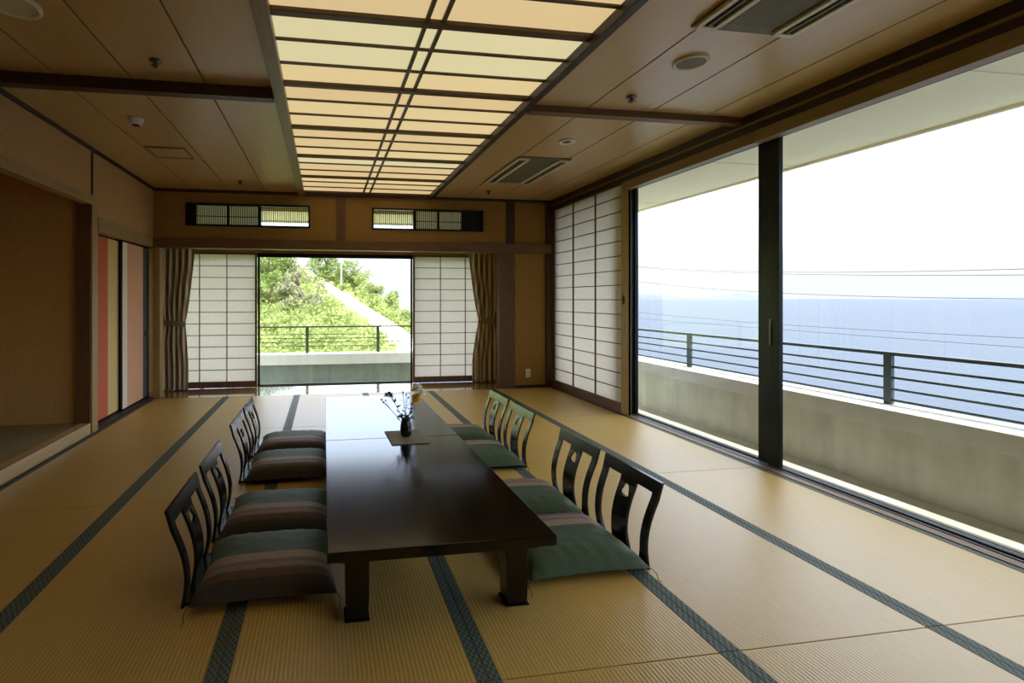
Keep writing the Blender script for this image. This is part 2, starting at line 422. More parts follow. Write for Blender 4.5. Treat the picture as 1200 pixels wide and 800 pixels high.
g = B(-2.2, 2.55, YW+.03, YW+.036, 2.10, 2.62).build('upper_pane', M['glass'], wf)

def shoji_part(mbar, mpap, xs, zs, y, depth=.03, bar=.008, axis='X'):
    pass
def shoji(name, label, loc_, ux, width, h0, h1, cols, rows, stile, bot_rail, top_rail, group, barw=.011, mats=('shoji_bar','shoji_bar')):
    """screen standing in its track: ux = unit vector along width; built in local coords (x along width, y depth)"""
    t = thing(name, label, 'paper screen', loc_, ux, group)
    fr = MB()
    fr.box(0, stile, -.016, .016, h0, h1); fr.box(width-stile, width, -.016, .016, h0, h1)
    fr.box(stile, width-stile, -.016, .016, h0, h0+bot_rail); fr.box(stile, width-stile, -.016, .016, h1-top_rail, h1)
    fr.build('frame', M[mats[0]], t, .002)
    la = MB(); za, zb = h0+bot_rail, h1-top_rail
    for c in cols: la.box(c-barw/2, c+barw/2, -.012, .006, za, zb)
    for k in range(1, rows):
        z = za+(zb-za)*k/rows; la.box(stile, width-stile, -.010, .006, z-barw*.42, z+barw*.42)
    la.build('lattice', M[mats[1]], t)
    B(stile, width-stile, .0065, .008, za, zb).build('paper', M['paper'], t)
    return t
YS = 7.70
shoji('paper_screen', 'paper lattice screen between the curtain by the striped doors and the far window opening', (-2.17, YS, .005), 0, 1.205, .0, 1.95, [.41,.785], 11, .028, .09, .03, 'lattice screens by the far window')
shoji('paper_screen', 'paper lattice screen between the far window opening and the curtain by the brown post', (1.335, YS, .005), 0, 1.205, .0, 1.95, [.43,.825], 11, .028, .09, .03, 'lattice screens by the far window')
tall = shoji('paper_screen', 'tall paper lattice screen standing on the sea side beside the big window', (3.31, 7.045, .005), -PI/2, 1.885, .0, 2.63, [.60,1.17], 15, .03, .105, .03, None)
ts = B(1.745, 1.885, -.018, .018, 0.0, 2.63).build('stile', M['tan_wood'], tall, .003)
hb = MB(); hb.lathe([(0,0),(.03,0),(.03,.012),(0,.012)], n=20)
hd = hb.build('finger_pull', M['brown_post'], ts); hd.rotation_euler = (PI/2, 0, 0); hd.location = (1.80, -.016, 1.27); hd.scale = (.7, 1.7, 1)

# left wall, alcove, striped doors
w = MB()
w.box(-2.31, XL, 5.30, 5.43, 2.0, ZC+.05); w.box(-2.31, XL, 5.43, 7.17, 2.08, ZC+.05); w.box(-2.31, XL, 1.3, 5.30, 2.27, ZC+.05)
w.box(-2.31, XL, -2.1, 1.3, -.05, ZC+.05)
struct('wall_left', w, M['plasterL'], 'beige plaster wall above the alcove and striped doors', 'wall')
w = MB(); w.box(-3.2, -2.31, 5.33, 5.42, 0, 2.6); w.box(-3.2, -3.1, 1.2, 5.42, 0, 2.6); w.box(-3.2, -2.31, 1.2, 1.3, 0, 2.6); w.box(-3.2, -2.31, 1.2, 5.42, 2.5, 2.6)
struct('wall_alcove', w, M['alcove'], 'brown cloth-textured walls of the alcove', 'wall')
struct('trim_10', B(-2.32, XL+.005, 5.30, 5.43, 0, 2.27), M['tan_wood'], 'square post at the end of the alcove', 'trim', .004)
struct('trim_16', B(-2.33, -2.20, 5.285, 5.30, .1, 2.2), M['brown_post'], 'dark board standing in for shade on the post at the end of the alcove', 'trim')  # added board, its dark colour paints the unlit side of the post
struct('trim_11', B(-2.28, XL+.01, 1.3, 5.30, 2.185, 2.275), M['tan_woodY'], 'tan lintel above the alcove', 'trim', .003)
struct('trim_12', B(-2.30, XL+.012, 5.43, YF-.03, 1.95, 2.085), M['tan_woodY'], 'tan lintel above the striped sliding doors', 'trim', .003)
struct('trim_13', B(XL-.005, XL+.012, 5.285, 5.305, 2.27, ZC), M['dark_wood'], 'thin dark strut above the post of the alcove', 'trim')
struct('trim_17', B(XL-.005, XL+.025, -2, 7.05, ZC-.03, ZC), M['dark_woodY'], 'thin dark cornice along the alcove wall', 'trim')
struct('trim_14', B(-2.29, XL-.001, 1.3, 5.285, 0, .105), M['step'], 'pale wooden step along the front of the alcove', 'trim', .006)
struct('floor_alcove', B(-3.1, -2.29, 1.3, 5.33, 0, .10), simple('alcove_mat', (.22,.19,.09), .7, var=.15, nscale=40), 'raised mat floor of the alcove', 'floor')
struct('trim_18', B(-2.33, XL, 5.43, YF-.03, -.03, .022), M['dark_woodY'], 'dark sill track under the striped sliding doors', 'trim')
struct('wall_closet', B(-2.42, -2.35, 5.42, 7.17, 0, 2.6), M['plasterL'], 'closet wall behind the striped doors', 'wall')
def fusuma(label, y0, y1, x, stripes, handle_y):
    t = thing('sliding_door', label, 'sliding door', (x, y0, .022), 0, 'striped sliding doors')
    W = y1-y0; H = 1.926
    f = MB(); f.box(-.014, .012, 0, .022, 0, H); f.box(-.014, .012, W-.022, W, 0, H); f.box(-.014, .012, .022, W-.022, 0, .02); f.box(-.014, .012, .022, W-.022, H-.02, H)
    f.build('frame', M['lacquer'], t, .002)
    for a, b_, nm, mk in stripes:
        st = B(-.01, .006, a-y0, b_-y0, .02, H-.02).build(nm, M[mk], t)
        if a <= handle_y <= b_: hs = st
    hb = MB(); hb.lathe([(0,0),(.028,0),(.028,.004),(.022,.004),(.018,.001),(0,.001)], n=24)
    h = hb.build('finger_pull', M['lacquer'], hs); h.rotation_euler = (0, PI/2, 0); h.location = (.0062, handle_y-y0, .83); h.scale = (1.4, .8, 1)
    return t
fusuma('red and pale yellow striped sliding door next to the alcove', 5.44, 6.20, -2.285, [(5.462,5.90,'red_stripe','red'),(5.90,6.178,'yellow_stripe','yellow')], 5.52)
fusuma('cream, salmon and slate striped sliding door next to the far corner', 6.17, 7.045, -2.25, [(6.192,6.345,'cream_stripe','cream'),(6.345,6.86,'salmon_stripe','salmon'),(6.86,7.023,'slate_stripe','slate')], 6.93)

# wall behind the viewer
struct('wall_rear', B(-2.3, 3.4, -2.12, -2.0, -.1, 2.8), M['plaster'], 'plaster wall behind the viewer', 'wall')

# right side: header, pelmet, window
w = MB(); w.box(XR, 3.45, -2.1, 7.9, 2.57, 3.0); w.box(XR, 3.42, -2.1, -1.2, -.1, 2.57); w.box(3.38, 3.45, 5.16, 7.9, -.3, .0)
struct('wall_right', w, M['dark_woodY'], 'dark timber header above the sea-side window', 'wall')
struct('trim_19', B(3.265, 3.34, 3.46, 5.24, 2.485, 2.575), M['pelmet'], 'tan blind pelmet over the window pane beside the paper screen', 'trim', .003)
struct('trim_20', B(3.255, 3.34, -1.2, 3.445, 2.485, 2.575), M['pelmet'], 'tan blind pelmet over the window pane nearer the viewer', 'trim', .003)
struct('trim_21', B(3.25, 3.27, -2.0, 7.05, 2.63, 2.645), M['ceil_trim'], 'thin rail along the dark header', 'trim')
struct('trim_22', B(3.282, 3.345, -2.0, 7.05, -.03, .006), M['kamoi'], 'wooden sill groove along the sea side', 'trim')
struct('trim_23', B(3.27, 3.345, 5.16, 7.06, 2.63, 2.66), M['dark_woodY'], 'dark head track over the tall paper screen', 'trim')
w2 = root('window_2', 'big sliding window with dark metal frame looking onto the sea', 'window')
tr = MB(); tr.box(3.347, 3.46, -1.2, 7.0, -.05, -.008)
for x in (3.35, 3.372, 3.40, 3.425, 3.452): tr.box(x, x+.006, -1.2, 7.0, -.008, .012)
tr.build('track', M['metal_alu'], w2)
f = MB(); f.box(3.347, 3.46, 5.23, 5.46, .012, 2.57); f.box(3.36, 3.45, -1.2, 5.23, 2.52, 2.57); f.box(3.36, 3.45, 5.46, 7.0, 2.52, 2.57); f.box(3.347, 3.46, 6.98, 7.08, -.05, 2.57)
f.build('window_frame', M['metal_dark'], w2)
def sash(xa, y0, y1, sa, sb, latch=False):
    f = MB()
    f.box(xa-.018, xa+.018, y0, y0+sa, .012, 2.53); f.box(xa-.018, xa+.018, y1-sb, y1, .012, 2.53)
    f.box(xa-.018, xa+.018, y0+sa, y1-sb, .012, .022); f.box(xa-.018, xa+.018, y0+sa, y1-sb, 2.51, 2.53)
    s = f.build('sash', M['metal_dark'], w2, .002)
    B(xa-.003, xa+.003, y0+sa, y1-sb, .022, 2.51).build('glass_pane', M['glass'], s)
    if latch:
        l = MB(); l.box(xa-.024, xa-.018, y1-.030, y1-.012, .93, 1.13)
        for k in range(6): l.box(xa-.030, xa-.024, y1-.027, y1-.015, .94+.028*k, .952+.028*k)
        l.build('latch', M['chrome'], s)
    return s
sash(3.425, 3.47, 5.24, .105, .03)
sash(3.385, 1.60, 3.44, .09, .092, True)
sash(3.425, -.15, 1.68, .09, .09)
sash(3.385, -1.2, -.06, .05, .09)
sash(3.425, 5.45, 7.0, .05, .05)

# ------------------------------------------------------------------ balcony
struct('balcony_floor', MB().box(3.46, 4.40, -2.5, 9.9, -.35, -.2).box(-2.6, 3.46, YW+.12, 9.9, -.75, -.5), M['concrete_floor'], 'narrow concrete balcony floor outside the windows', 'floor')
struct('balcony_wall', MB().box(4.36, 4.62, -2.5, 10.12, -1.2, .29), M['concrete'], 'low weathered concrete parapet on the sea side of the balcony', 'wall')
struct('terrace_wall', MB().box(-2.6, 4.36, 9.92, 10.14, -1.2, .04), concrete('shade_toned_concrete', (.20,.23,.20), (.29,.33,.28)), 'grey-green concrete parapet on the hillside end of the balcony', 'wall')  # darker grey-green colour stands in for shade on this parapet
struct('balcony_coping', MB().box(4.30, 4.66, -2.5, 10.2, .29, .43).box(-2.6, 4.30, 9.85, 10.2, .04, .24), M['concrete_cap'], 'pale concrete coping on the balcony parapet', 'trim', .008)
sf = MB(); sf.box(3.45, 4.595, -2.5, 8.85, 2.60, 2.95); sf.box(4.595, 4.635, -2.5, 8.85, 2.575, 2.95); sf.box(-2.6, 3.45, YW+.12, 8.85, 2.60, 2.95); sf.box(-2.6, 4.635, 8.85, 8.89, 2.57, 2.95)
for y in (0.4, 2.4, 4.4, 6.4, 7.9): sf.box(3.46, 4.59, y-.012, y+.012, 2.592, 2.60)
struct('balcony_soffit', sf, M['soffit'], 'pale slab roofing the balcony', 'ceiling')
struct('shading_storey', B(-3.3, 3.46, -2.5, 7.9, 3.02, 6.2), M['white_wall'], 'unseen upper storey added over the room to shade the far coping', 'shading_storey')  # out-of-view block added so its shadow covers the far coping

def railing(name, label, p0, p1, posts, zb, zt, bars, mat, axis):
    t = thing(name, label, 'railing', (p0[0], p0[1], zb))
    L = p1-0
    def bx(a0, a1, c, z0, z1):
        return B(a0, a1, -c, c, z0-zb, z1-zb) if axis == 'X' else B(-c, c, a0, a1, z0-zb, z1-zb)
    bw = .009 if axis == 'Y' else .006
    bx(0, L, .03, zt-.028, zt).build('top_rail', mat, t, .004)
    for z in bars: bx(0, L, bw, z-bw, z+bw).build('bar', mat, t)
    for q in posts: bx(q-.028, q+.028, .02, zb, zt-.028).build('post', mat, t, .003)
    return t
railing('balcony_railing', 'dark green-grey railing along the sea-side parapet', (4.55, -2.3, 0), 12.3, [-.1+2.3-1.02-2.31+.0+.0+0, 2.3+1.19, 2.3+3.50, 2.3+5.81, 2.3+8.12, 2.3+10.3][1:], .43, .855, (.735,.648,.555,.467), M['rail'], 'Y')
def X_at(px_, Y):
    u = (px_-476.69)/600; a = math.radians(9.154)
    return Y*(u*math.cos(a)+math.sin(a))/(-u*math.sin(a)+math.cos(a))
YR = 10.03
railing('balcony_railing', 'green railing along the hillside parapet seen through the far window', (-2.6, YR, 0), 7.1, [.35, 2.6+X_at(360, YR), 2.6+X_at(443, YR), 2.6+3.3], .24, .762, (.60,.525,.45,.375), M['railg'], 'X')

# ------------------------------------------------------------------ outdoors
sea = MB(); N = 60
sea.quad((-9000,-6000,-9),(30000,-6000,-9),(30000,40000,-9),(-9000,40000,-9))
so = struct('sea', sea, M['sea'], 'calm pale blue sea', 'sea')

def H(x, y):
    z = -.8 + .167*(y-20) - .0876*(x+2.5)
    d = x-(3.6-.183*(y-22))              # distance to the right of the path
    if d > .9: z -= .30*(d-.9)+.03*(d-.9)**2
    if y < 18: z -= .05*(18-y)**1.3
    if y > 44: z -= .02*(y-44)**1.6
    return max(z, -10)
hg = []
for i in range(60):
    y = 11.0+i*1.6
    hg.append([(x, y, H(x, y)-.15+.12*math.sin(x*1.7+y)+.1*math.sin(y*2.3-x)) for x in [-45+1.6*k for k in range(54)]])
h = MB(); h.grid(hg)
struct('hillside', h, M['soil'], 'grassy slope climbing beyond the far balcony', 'hillside')
pth = MB(); rows = []
for i in range(26):
    y = 18.5+i*.9; xc = 3.75-.187*(y-22)+.25*math.sin((y-20)*.25); wd = .76-.020*(y-20)
    row = []
    for dx in (-wd, -wd, wd, wd):
        row.append((xc+dx, y, H(xc, y)+.10))
    row[0] = (row[0][0], row[0][1], row[0][2]-.4); row[3] = (row[3][0], row[3][1], row[3][2]-.4)
    rows.append(row)
pth.grid(rows, sm=False)
struct('path', pth, M['path'], 'pale concrete path climbing the green slope', 'path')

def leaf_card(mb, p, s, rnd):
    d = Vector((rnd.gauss(0,1), rnd.gauss(0,1), rnd.gauss(.5,1))).normalized()
    a = d.cross(Vector((rnd.gauss(0,1), rnd.gauss(0,1), rnd.gauss(0,1)))).normalized(); b_ = d.cross(a)
    p = Vector(p); w_ = s*.45
    mb.quad(p-a*s, p+b_*w_, p+a*s, p-b_*w_)
def clump(mb, c, r, n, s, rnd, squash=.8):
    for _ in range(n):
        v = Vector((rnd.gauss(0,1), rnd.gauss(0,1), rnd.gauss(0,1))).normalized()*r*(rnd.random()**.4)
        leaf_card(mb, (c[0]+v.x, c[1]+v.y, c[2]+v.z*squash), s*rnd.uniform(.6,1.3), rnd)
rnd = random.Random(3)
ug = MB()
for _ in range(1500):
    y = 14+ (rnd.random()**1.3)*34
    x = y*rnd.uniform(-.20, .26)+rnd.uniform(-1,1)
    px_ = 3.75-.187*(y-22)+.25*math.sin((y-20)*.25)
    if -1.1 < x-px_ < .95: continue
    r = rnd.uniform(.35,.75)
    clump(ug, (x, y, H(x,y)+r*.35), r, 40, .085+.003*(y-14), rnd, .7)
tag(ug.build('undergrowth', M['leaf']), 'sunlit undergrowth covering the slope beyond the far window', 'undergrowth', None, 'stuff')

def tree(label, x, y, h, r, mk, n, seed, spread=1.0):
    rn = random.Random(seed); z0 = H(x, y)-.2
    t = thing('tree', label, 'tree', (x, y, z0), 0, 'trees on the slope')
    tk = MB(); tk.tube([(0,0,0),(.1*r,.05,h*.35),(-.05*r,.02,h*.55),(0.02,0,h*.75)], [.11,.09,.06,.03]); 
    for k in range(5):
        a = rn.uniform(0, 2*PI); tk.tube([(0,0,h*.35+.06*h*k),(r*.4*math.cos(a), r*.4*math.sin(a), h*.55+.06*h*k),(r*.5*math.cos(a), r*.5*math.sin(a), h*.60+.04*h*k)], [.045,.03,.015], 6)
    tk.build('trunk', M['trunk'], t)
    lv = MB()
    for k in range(n):
        a = rn.uniform(0, 2*PI); q = r*math.sqrt(rn.random()); z = h*(.12+.82*rn.random()*(1-.55*(q/r)**2))
        clump(lv, (q*math.cos(a)*spread, q*math.sin(a), z), r*.30, 80, .11, rn)
    lv.build('foliage', M[mk], t)
    return t
tree('big dark green tree at the left edge of the slope', X_at(322, 30)-.3, 30, 4.0, 1.6, 'leaf_dark', 46, 11)
tree('pale twiggy tree between the dark tree and the path', X_at(352, 29)-.1, 29, 3.6, 1.25, 'leaf_pale', 26, 12)
tree('rounded green tree at the head of the path', X_at(384, 42), 42, 3.2, 1.7, 'leaf_dark', 34, 13)
tree('dense green tree right of the utility pole', X_at(408, 43)+.5, 43, 3.0, 1.7, 'leaf', 34, 14)
tree('rounded pale green bush on the slope toward the sea', X_at(440, 36), 36, 2.0, 1.2, 'leaf', 24, 15, 1.2)
tree('low green tree at the foot of the slope beside the path', X_at(474, 30)+.4, 30, 1.5, 1.1, 'leaf', 30, 16, 1.2)
tree('tall green tree behind the dark tree', X_at(306, 38)-.8, 38, 4.0, 2.0, 'leaf_dark', 40, 17)

pl = thing('utility_pole', 'slim pale utility pole standing among the trees on the slope', 'pole', (X_at(400, 40), 40, H(X_at(400, 40), 40)-.1))
MB().tube([(0,0,0),(0,0,3.4)], [.07,.05], 10).build('pole', M['pole'], pl)
B(-.4, .4, -.03, .03, 3.0, 3.06).build('crossarm', M['pole'], pl)

def coast(name, label, pts, depth, seed, mk='headland'):
    rn = random.Random(seed); rows = [[], [], [], []]
    for (x, y, hh) in pts:
        rows[0].append((x, y, -9.5)); rows[1].append((x*1.0+depth*.15, y+depth*.3, -9+hh*.6)); rows[2].append((x+depth*.25, y+depth*.6, -9+hh)); rows[3].append((x+depth*.4, y+depth, -9.5))
    m_ = MB(); m_.grid(rows, sm=False); struct(name, m_, M[mk], label, 'coast')
def ray(px_): 
    u = (px_-476.69)/600; a = math.radians(9.154); return (u*math.cos(a)+math.sin(a), -u*math.sin(a)+math.cos(a))
rn = random.Random(5); pts = []
for k in range(60):
    q = 690+k*4.5; d = ray(q); hh = 70*(math.sin(k*.105)**2)*(.8+.2*math.sin(k*.6))+6*rn.random()+30
    pts.append((d[0]*7000, d[1]*7000, hh*min(1, k/8, (59-k)/10)))
coast('headland', 'low haze-tinted island on the horizon behind the sea', pts, 900, 1)
pts = []
for k in range(50):
    q = 1080+k*8; d = ray(q); pts.append((d[0]*7000, d[1]*7000, (20+20*abs(math.sin(.4+k*.07))+5*rn.random())*min(1, k/9)))
coast('headland', 'faint low coast on the horizon at the near side of the big window', pts, 900, 2)
pts = []
for k in range(50):
    q = 400+k*3.5; d = ray(q); pts.append((d[0]*420, d[1]*420, 9.5+5*abs(math.sin(k*.21))*(1 if k < 34 else .5)+1.2*rn.random()))
coast('headland', 'pale wooded headland across the water beyond the slope', pts, 60, 3, 'headland_green')

def wire(label, X, pts):
    # quadratic through three (pixel x, pixel y) sightings, the cable hanging in the vertical plane x = X
    P3 = []
    for (qx, qy) in pts:
        d = ray(qx); t = X/d[0]; P3.append((d[1]*t, 1.2856+(350-qy)/600*t))
    (a0, b0), (a1, b1), (a2, b2) = P3
    def z(y):
        return b0*(y-a1)*(y-a2)/((a0-a1)*(a0-a2))+b1*(y-a0)*(y-a2)/((a1-a0)*(a1-a2))+b2*(y-a0)*(y-a1)/((a2-a0)*(a2-a1))
    ys = [2+(46-2)*k/60 for k in range(61)]
    m_ = MB(); m_.tube([(X, y, z(y)) for y in ys], .011, 6)
    tag(m_.build('overhead_cable', M['wire']), label, 'cable', 'overhead cables')
wire('topmost overhead cable crossing the sky above the sea', 20, [(750,312),(900,318.5),(1200,315)])
wire('second overhead cable from the top, just under the topmost', 20.4, [(750,313.5),(900,320.5),(1200,322)])
wire('overhead cable dipping to the horizon line of the sea', 21, [(750,330),(890,342),(1200,350)])
wire('upper of the two cables crossing the water below the horizon', 21, [(750,366),(915,380),(1200,396)])
wire('lower of the two cables crossing the water below the horizon', 21.4, [(750,373),(915,386),(1200,407)])

# ------------------------------------------------------------------ tables
TZ = .34
def make_table(label, loc_):
    t = thing('low_table', label, 'table', loc_, 0, 'low dark dining tables')
    B(-.455, .455, -.766, .766, .298, TZ).build('tabletop', M['table'], t, .004)
    B(-.40, .40, -.71, .71, .268, .298).build('underframe', M['table'], t)
    for sx in (-1, 1):
        for sy in (-1, 1):
            x = sx*.335; y = sy*.60
            m_ = MB(); w0, w1 = .048, .044
            rows = [[(x-k, y-k, z), (x+k, y-k, z), (x+k, y+k, z), (x-k, y+k, z)] for k, z in ((w1, .004), (w0, .10), (w0, .268))]
            m_.grid(rows, closed_u=True, sm=False); m_.ngon(list(reversed(rows[0]))); m_.ngon(rows[-1])
            lg = m_.build('leg', M['table'], t, .004)
            B(x-.05, x+.05, y-.05, y+.05, 0, .006).build('foot', M['table'], lg)
    return t
ta = make_table('low dark lacquered table nearer the viewer, empty on top', (.465, 2.692, 0))
dup(ta, (.465, 4.226, 0), 0, 'low dark lacquered table nearer the far window, carrying the flower vase')

# ------------------------------------------------------------------ legless chairs
BH = .415
def prof(z):
    k = z/BH
    return .022*math.sin(PI*min(1, k*1.25))*.9 - .058*max(0, k-.18)**1.6/(.82**1.6)
def latw(z): return .245 - .022*(1-z/BH)       # half width
def plate(mb, cols_at, zs, th=.014):
    rows = [[(prof(z), y, z) for y in cols_at(z)] for z in zs]
    mb.slab(rows, (-th, 0, 0))
def zl(a, b_, n): return [a+(b_-a)*k/n for k in range(n+1)]
def make_chair(label):
    t = thing('legless_chair', label, 'floor chair', (0,0,0), 0, 'legless chairs around the low tables')
    m_ = MB(); plate(m_, lambda z: [latw(z)*k/8 for k in range(-8, 9)], zl(.355, BH, 4)); m_.build('top_rail', M['lacquer'], t, .003)
    for s in (-1, 1):
        m_ = MB()
        def cs(z, s=s):
            w_ = .046+.030*max(0, 1-z/.10)**1.5; o_ = latw(z)
            a = [o_-w_, o_-w_/2, o_]
            return [q*s for q in (a if s > 0 else a[::-1])] if s > 0 else [-q for q in a[::-1]]
        plate(m_, cs, zl(.0, .356, 16)); m_.build('stile', M['lacquer'], t, .003)
    # splat with a cloud-shaped opening
    def hole(z):
        k = (z-.268)/.060
        if k <= 0 or k >= 1: return 0
        if k < .5: return .037*min(1, (.62+k*2.6))*(1-.16*max(0, (k-.3)/.2))
        return .0285*math.sqrt(max(0, 1-((k-.5)/.5)**2))+.003*(1-k)
    m_ = MB()
    hw = lambda z: .064+.012*max(0, 1-z/.12)
    plate(m_, lambda z: [-hw(z), -hw(z)/2, 0, hw(z)/2, hw(z)], zl(.0, .268, 12))
    zz = zl(.268, .328, 20)
    for s in (-1, 1):
        def ch(z, s=s):
            a, b_ = hole(z), hw(z)
            return [a, (a+b_)/2, b_] if s > 0 else [-b_, -(a+b_)/2, -a]
        plate(m_, ch, zz)
    plate(m_, lambda z: [-hw(z), -hw(z)/2, 0, hw(z)/2, hw(z)], zl(.328, .356, 2))
    m_.build('splat', M['lacquer'], t)
    B(-.012, .42, -.215, .215, .004, .018).build('seat_board', M['lacquer'], t, .003)
    return t
def make_cushion(label):
    t = thing('floor_cushion', label, 'cushion', (0,0,0), 0, 'striped cushions on the legless chairs')
    A, Bh, T, n = .30, .285, .125, 30
    top, bot = [], []
    for i in range(n+1):
        u = -1+2*i/n; rt, rb = [], []
        for j in range(n+1):
            v = -1+2*j/n
            pinch = 1-.055*(1-abs(u)**2)*abs(v)**3-.0
            pinch2 = 1-.055*(1-abs(v)**2)*abs(u)**3
            x, y = A*u*pinch2, Bh*v*pinch
            hgt = max(0, (1-abs(u)**4))**.55*max(0, (1-abs(v)**4))**.55
            wr = .004*math.sin(u*23+v*5)*abs(v)**2*hgt+.003*math.sin(v*19-u*7)*hgt*abs(u)**2
            rt.append((x, y, .036+T*.66*hgt+wr)); rb.append((x, y, .036-.018*hgt))
        top.append(rt); bot.append(rb)
    m_ = MB(); m_.grid(top, flip=True); m_.grid(bot)
    m_.build('cover', M['cushion'], t)
    for sx, sy in ((-1,-1),(-1,1),(1,-1),(1,1)):
        q = MB(); x, y = A*sx, Bh*sy
        q.tube([(x,y,.036),(x+.012*sx,y+.02*sy,.022),(x+.006*sx,y+.045*sy,.004),(x+.012*sx,y+.06*sy,.003)], .0018, 5)
        q.build('tassel', M['dark_leaf'], t)
    return t
def Yat(px_, X):
    u = (px_-476.69)/600; a = math.radians(9.154)
    return X*(-u*math.sin(a)+math.cos(a))/(u*math.cos(a)+math.sin(a))
XBR, XBL = 1.515, -.575
ysR = [(Yat(776,1.595)+Yat(712,1.595))/2, (Yat(701,1.595)+Yat(659,1.595))/2, (Yat(625.3,1.595)+Yat(595.7,1.595))/2, (Yat(594.3,1.595)+Yat(574.4,1.595))/2]
print('ysR', ysR)
ysR = [2.44, 3.00, 3.93, 4.49]
ysL = [2.47, 3.05, 3.92, 4.49]
ch_labels = [
 ('R', 0, 'black legless chair nearest the viewer on the sea side of the table'),
 ('R', 1, 'black legless chair second from the viewer on the sea side of the table'),
 ('R', 2, 'black legless chair third from the viewer on the sea side of the table'),
 ('R', 3, 'black legless chair farthest from the viewer on the sea side of the table'),
 ('L', 0, 'black legless chair nearest the viewer on the alcove side of the table'),
 ('L', 1, 'black legless chair second from the viewer on the alcove side of the table'),
 ('L', 2, 'black legless chair third from the viewer on the alcove side of the table'),
 ('L', 3, 'black legless chair farthest from the viewer on the alcove side of the table')]
c0 = q0 = None
for side, k, lb in ch_labels:
    X, Y, rz = (XBR, ysR[k], PI) if side == 'R' else (XBL, ysL[k], 0)
    o = make_chair(lb) if c0 is None else dup(c0, (X, Y, 0), rz, lb)
    if c0 is None: c0 = o; o.location = (X, Y, 0); o.rotation_euler = (0, 0, rz)
    ql = lb.replace('black legless chair', 'striped green cushion on the chair').replace(' of the table', '')
    sx = 1 if side == 'L' else -1
    q = make_cushion(ql) if q0 is None else dup(q0, (0,0,0), 0, ql)
    if q0 is None: q0 = q
    q.location = (X+sx*.325, Y, 0.002); q.rotation_euler = (0, 0, rz+[.02,-.015,.01,-.02][k])

# ------------------------------------------------------------------ flowers on the table
FX, FY = .552, 3.45
pm = MB(); pm.box(-.125, .125, -.17, .17, 0, .005)
o = pm.build('placemat', M['placemat'], None, .001, (FX, FY, TZ+.0005)); o.rotation_euler = (0, 0, .03); tag(o, 'woven brown mat under the flower vase', 'placemat')
vz = TZ+.0058
vs = thing('flower_vase', 'small dark glazed flower vase on the woven mat', 'vase', (FX, FY+.01, vz))
MB().lathe([(0,.0),(.028,0),(.036,.012),(.040,.045),(.037,.085),(.030,.105),(.029,.116),(.034,.124),(.030,.124),(.025,.114),(.026,.10),(.02,.02),(0,.02)], n=28).build('body', M['vase'], vs)
MB().lathe([(.029,.1125),(.0325,.1150),(.0325,.1175),(.029,.12)], n=28).build('neck_band', M['vase'], vs)
def stemcurve(tip, n=8, sag=.0):
    tx, ty, tz = tip; pts = []
    for k in range(n+1):
        s = k/n; pts.append((tx*s**1.4, ty*s**1.4, .03+(tz-.03)*s - sag*s*s))
    return pts
def petal_head(mb, c, r, np_, layers, rn, lift=.3):
    for L in range(layers):
        for k in range(np_):
            a = 2*PI*(k+.5*L)/np_+rn.uniform(-.1,.1); rr = r*(1-.08*L)
            d = Vector((math.cos(a), math.sin(a), (-.35, .25, .9, 2.2)[L])).normalized(); s_ = Vector((-math.sin(a), math.cos(a), 0))
            p0 = Vector(c); w_ = rr*.28
            mb.grid([[p0, p0+s_*.001], [p0+d*rr*.55-s_*w_, p0+d*rr*.55+s_*w_], [p0+d*rr-s_*w_*.5+Vector((0,0,-.15*rr)), p0+d*rr+s_*w_*.5+Vector((0,0,-.15*rr))]])
def flower(name, label, tip, heads, mk, hr, leaves=2, seed=0, np_=10, leafmat='stem'):
    rn = random.Random(seed)
    t = thing(name, label, 'flower', (FX, FY+.01, vz), 0, 'flowers in the vase')
    pts = stemcurve(tip); MB().tube(pts, .0022, 6).build('stem', M['stem'], t)
    for k in range(leaves):
        p = Vector(pts[3+k % 4]); a = rn.uniform(0, 2*PI); d = Vector((math.cos(a), math.sin(a), .6)).normalized(); s_ = Vector((-d.y, d.x, 0)).normalized()
        m_ = MB(); L = rn.uniform(.03,.055); m_.grid([[p, p+s_*.001], [p+d*L*.5-s_*.009, p+d*L*.5+s_*.009], [p+d*L, p+d*L+s_*.001]]); m_.build('leaf', M[leafmat], t)
    for hx, hy, hz in heads:
        c = Vector(tip)+Vector((hx, hy, hz))
        s = MB(); s.tube([Vector(pts[-3]), (Vector(pts[-3])+c)*.5+Vector((0,0,.004)), c], .0014, 5); sk = s.build('stalk', M['stem'], t)
        m_ = MB(); petal_head(m_, c, hr*rn.uniform(.85,1.1), np_, 4, rn); m_.build('bloom', M[mk], sk)
    return t
flower('chrysanthemum', 'white chrysanthemum spray rising highest on the right of the vase', (.085, .0, .335), [(0,0,0),(-.025,.01,-.012),(.02,-.01,-.03)], 'petal_white', .034, 6, 1, 14)
flower('chrysanthemum', 'yellow chrysanthemum spray just below the white one in the vase', (.06, -.015, .27), [(0,0,0),(.02,.01,-.022),(.022,-.01,.008),(-.005,.0,-.03)], 'petal_yellow', .028, 7, 2, 12)
flower('chrysanthemum', 'small pale yellow bloom in the middle of the vase', (.005, .02, .28), [(0,0,0),(.015,0,-.02)], 'petal_yellow', .012, 3, 3, 9)
flower('dark_flower', 'dark drooping flower leaning to the left out of the vase', (-.115, .0, .295), [(0,0,0),(-.02,.0,-.008),(.012,.005,-.012)], 'petal_dark', .022, 8, 4, 8, 'dark_leaf')
flower('small_flower', 'thin sprig of tiny dark buds leaning farthest left out of the vase', (-.155, .01, .235), [(0,0,0),(-.012,0,.018),(.015,0,.012)], 'petal_dark', .011, 2, 5, 7, 'dark_leaf')
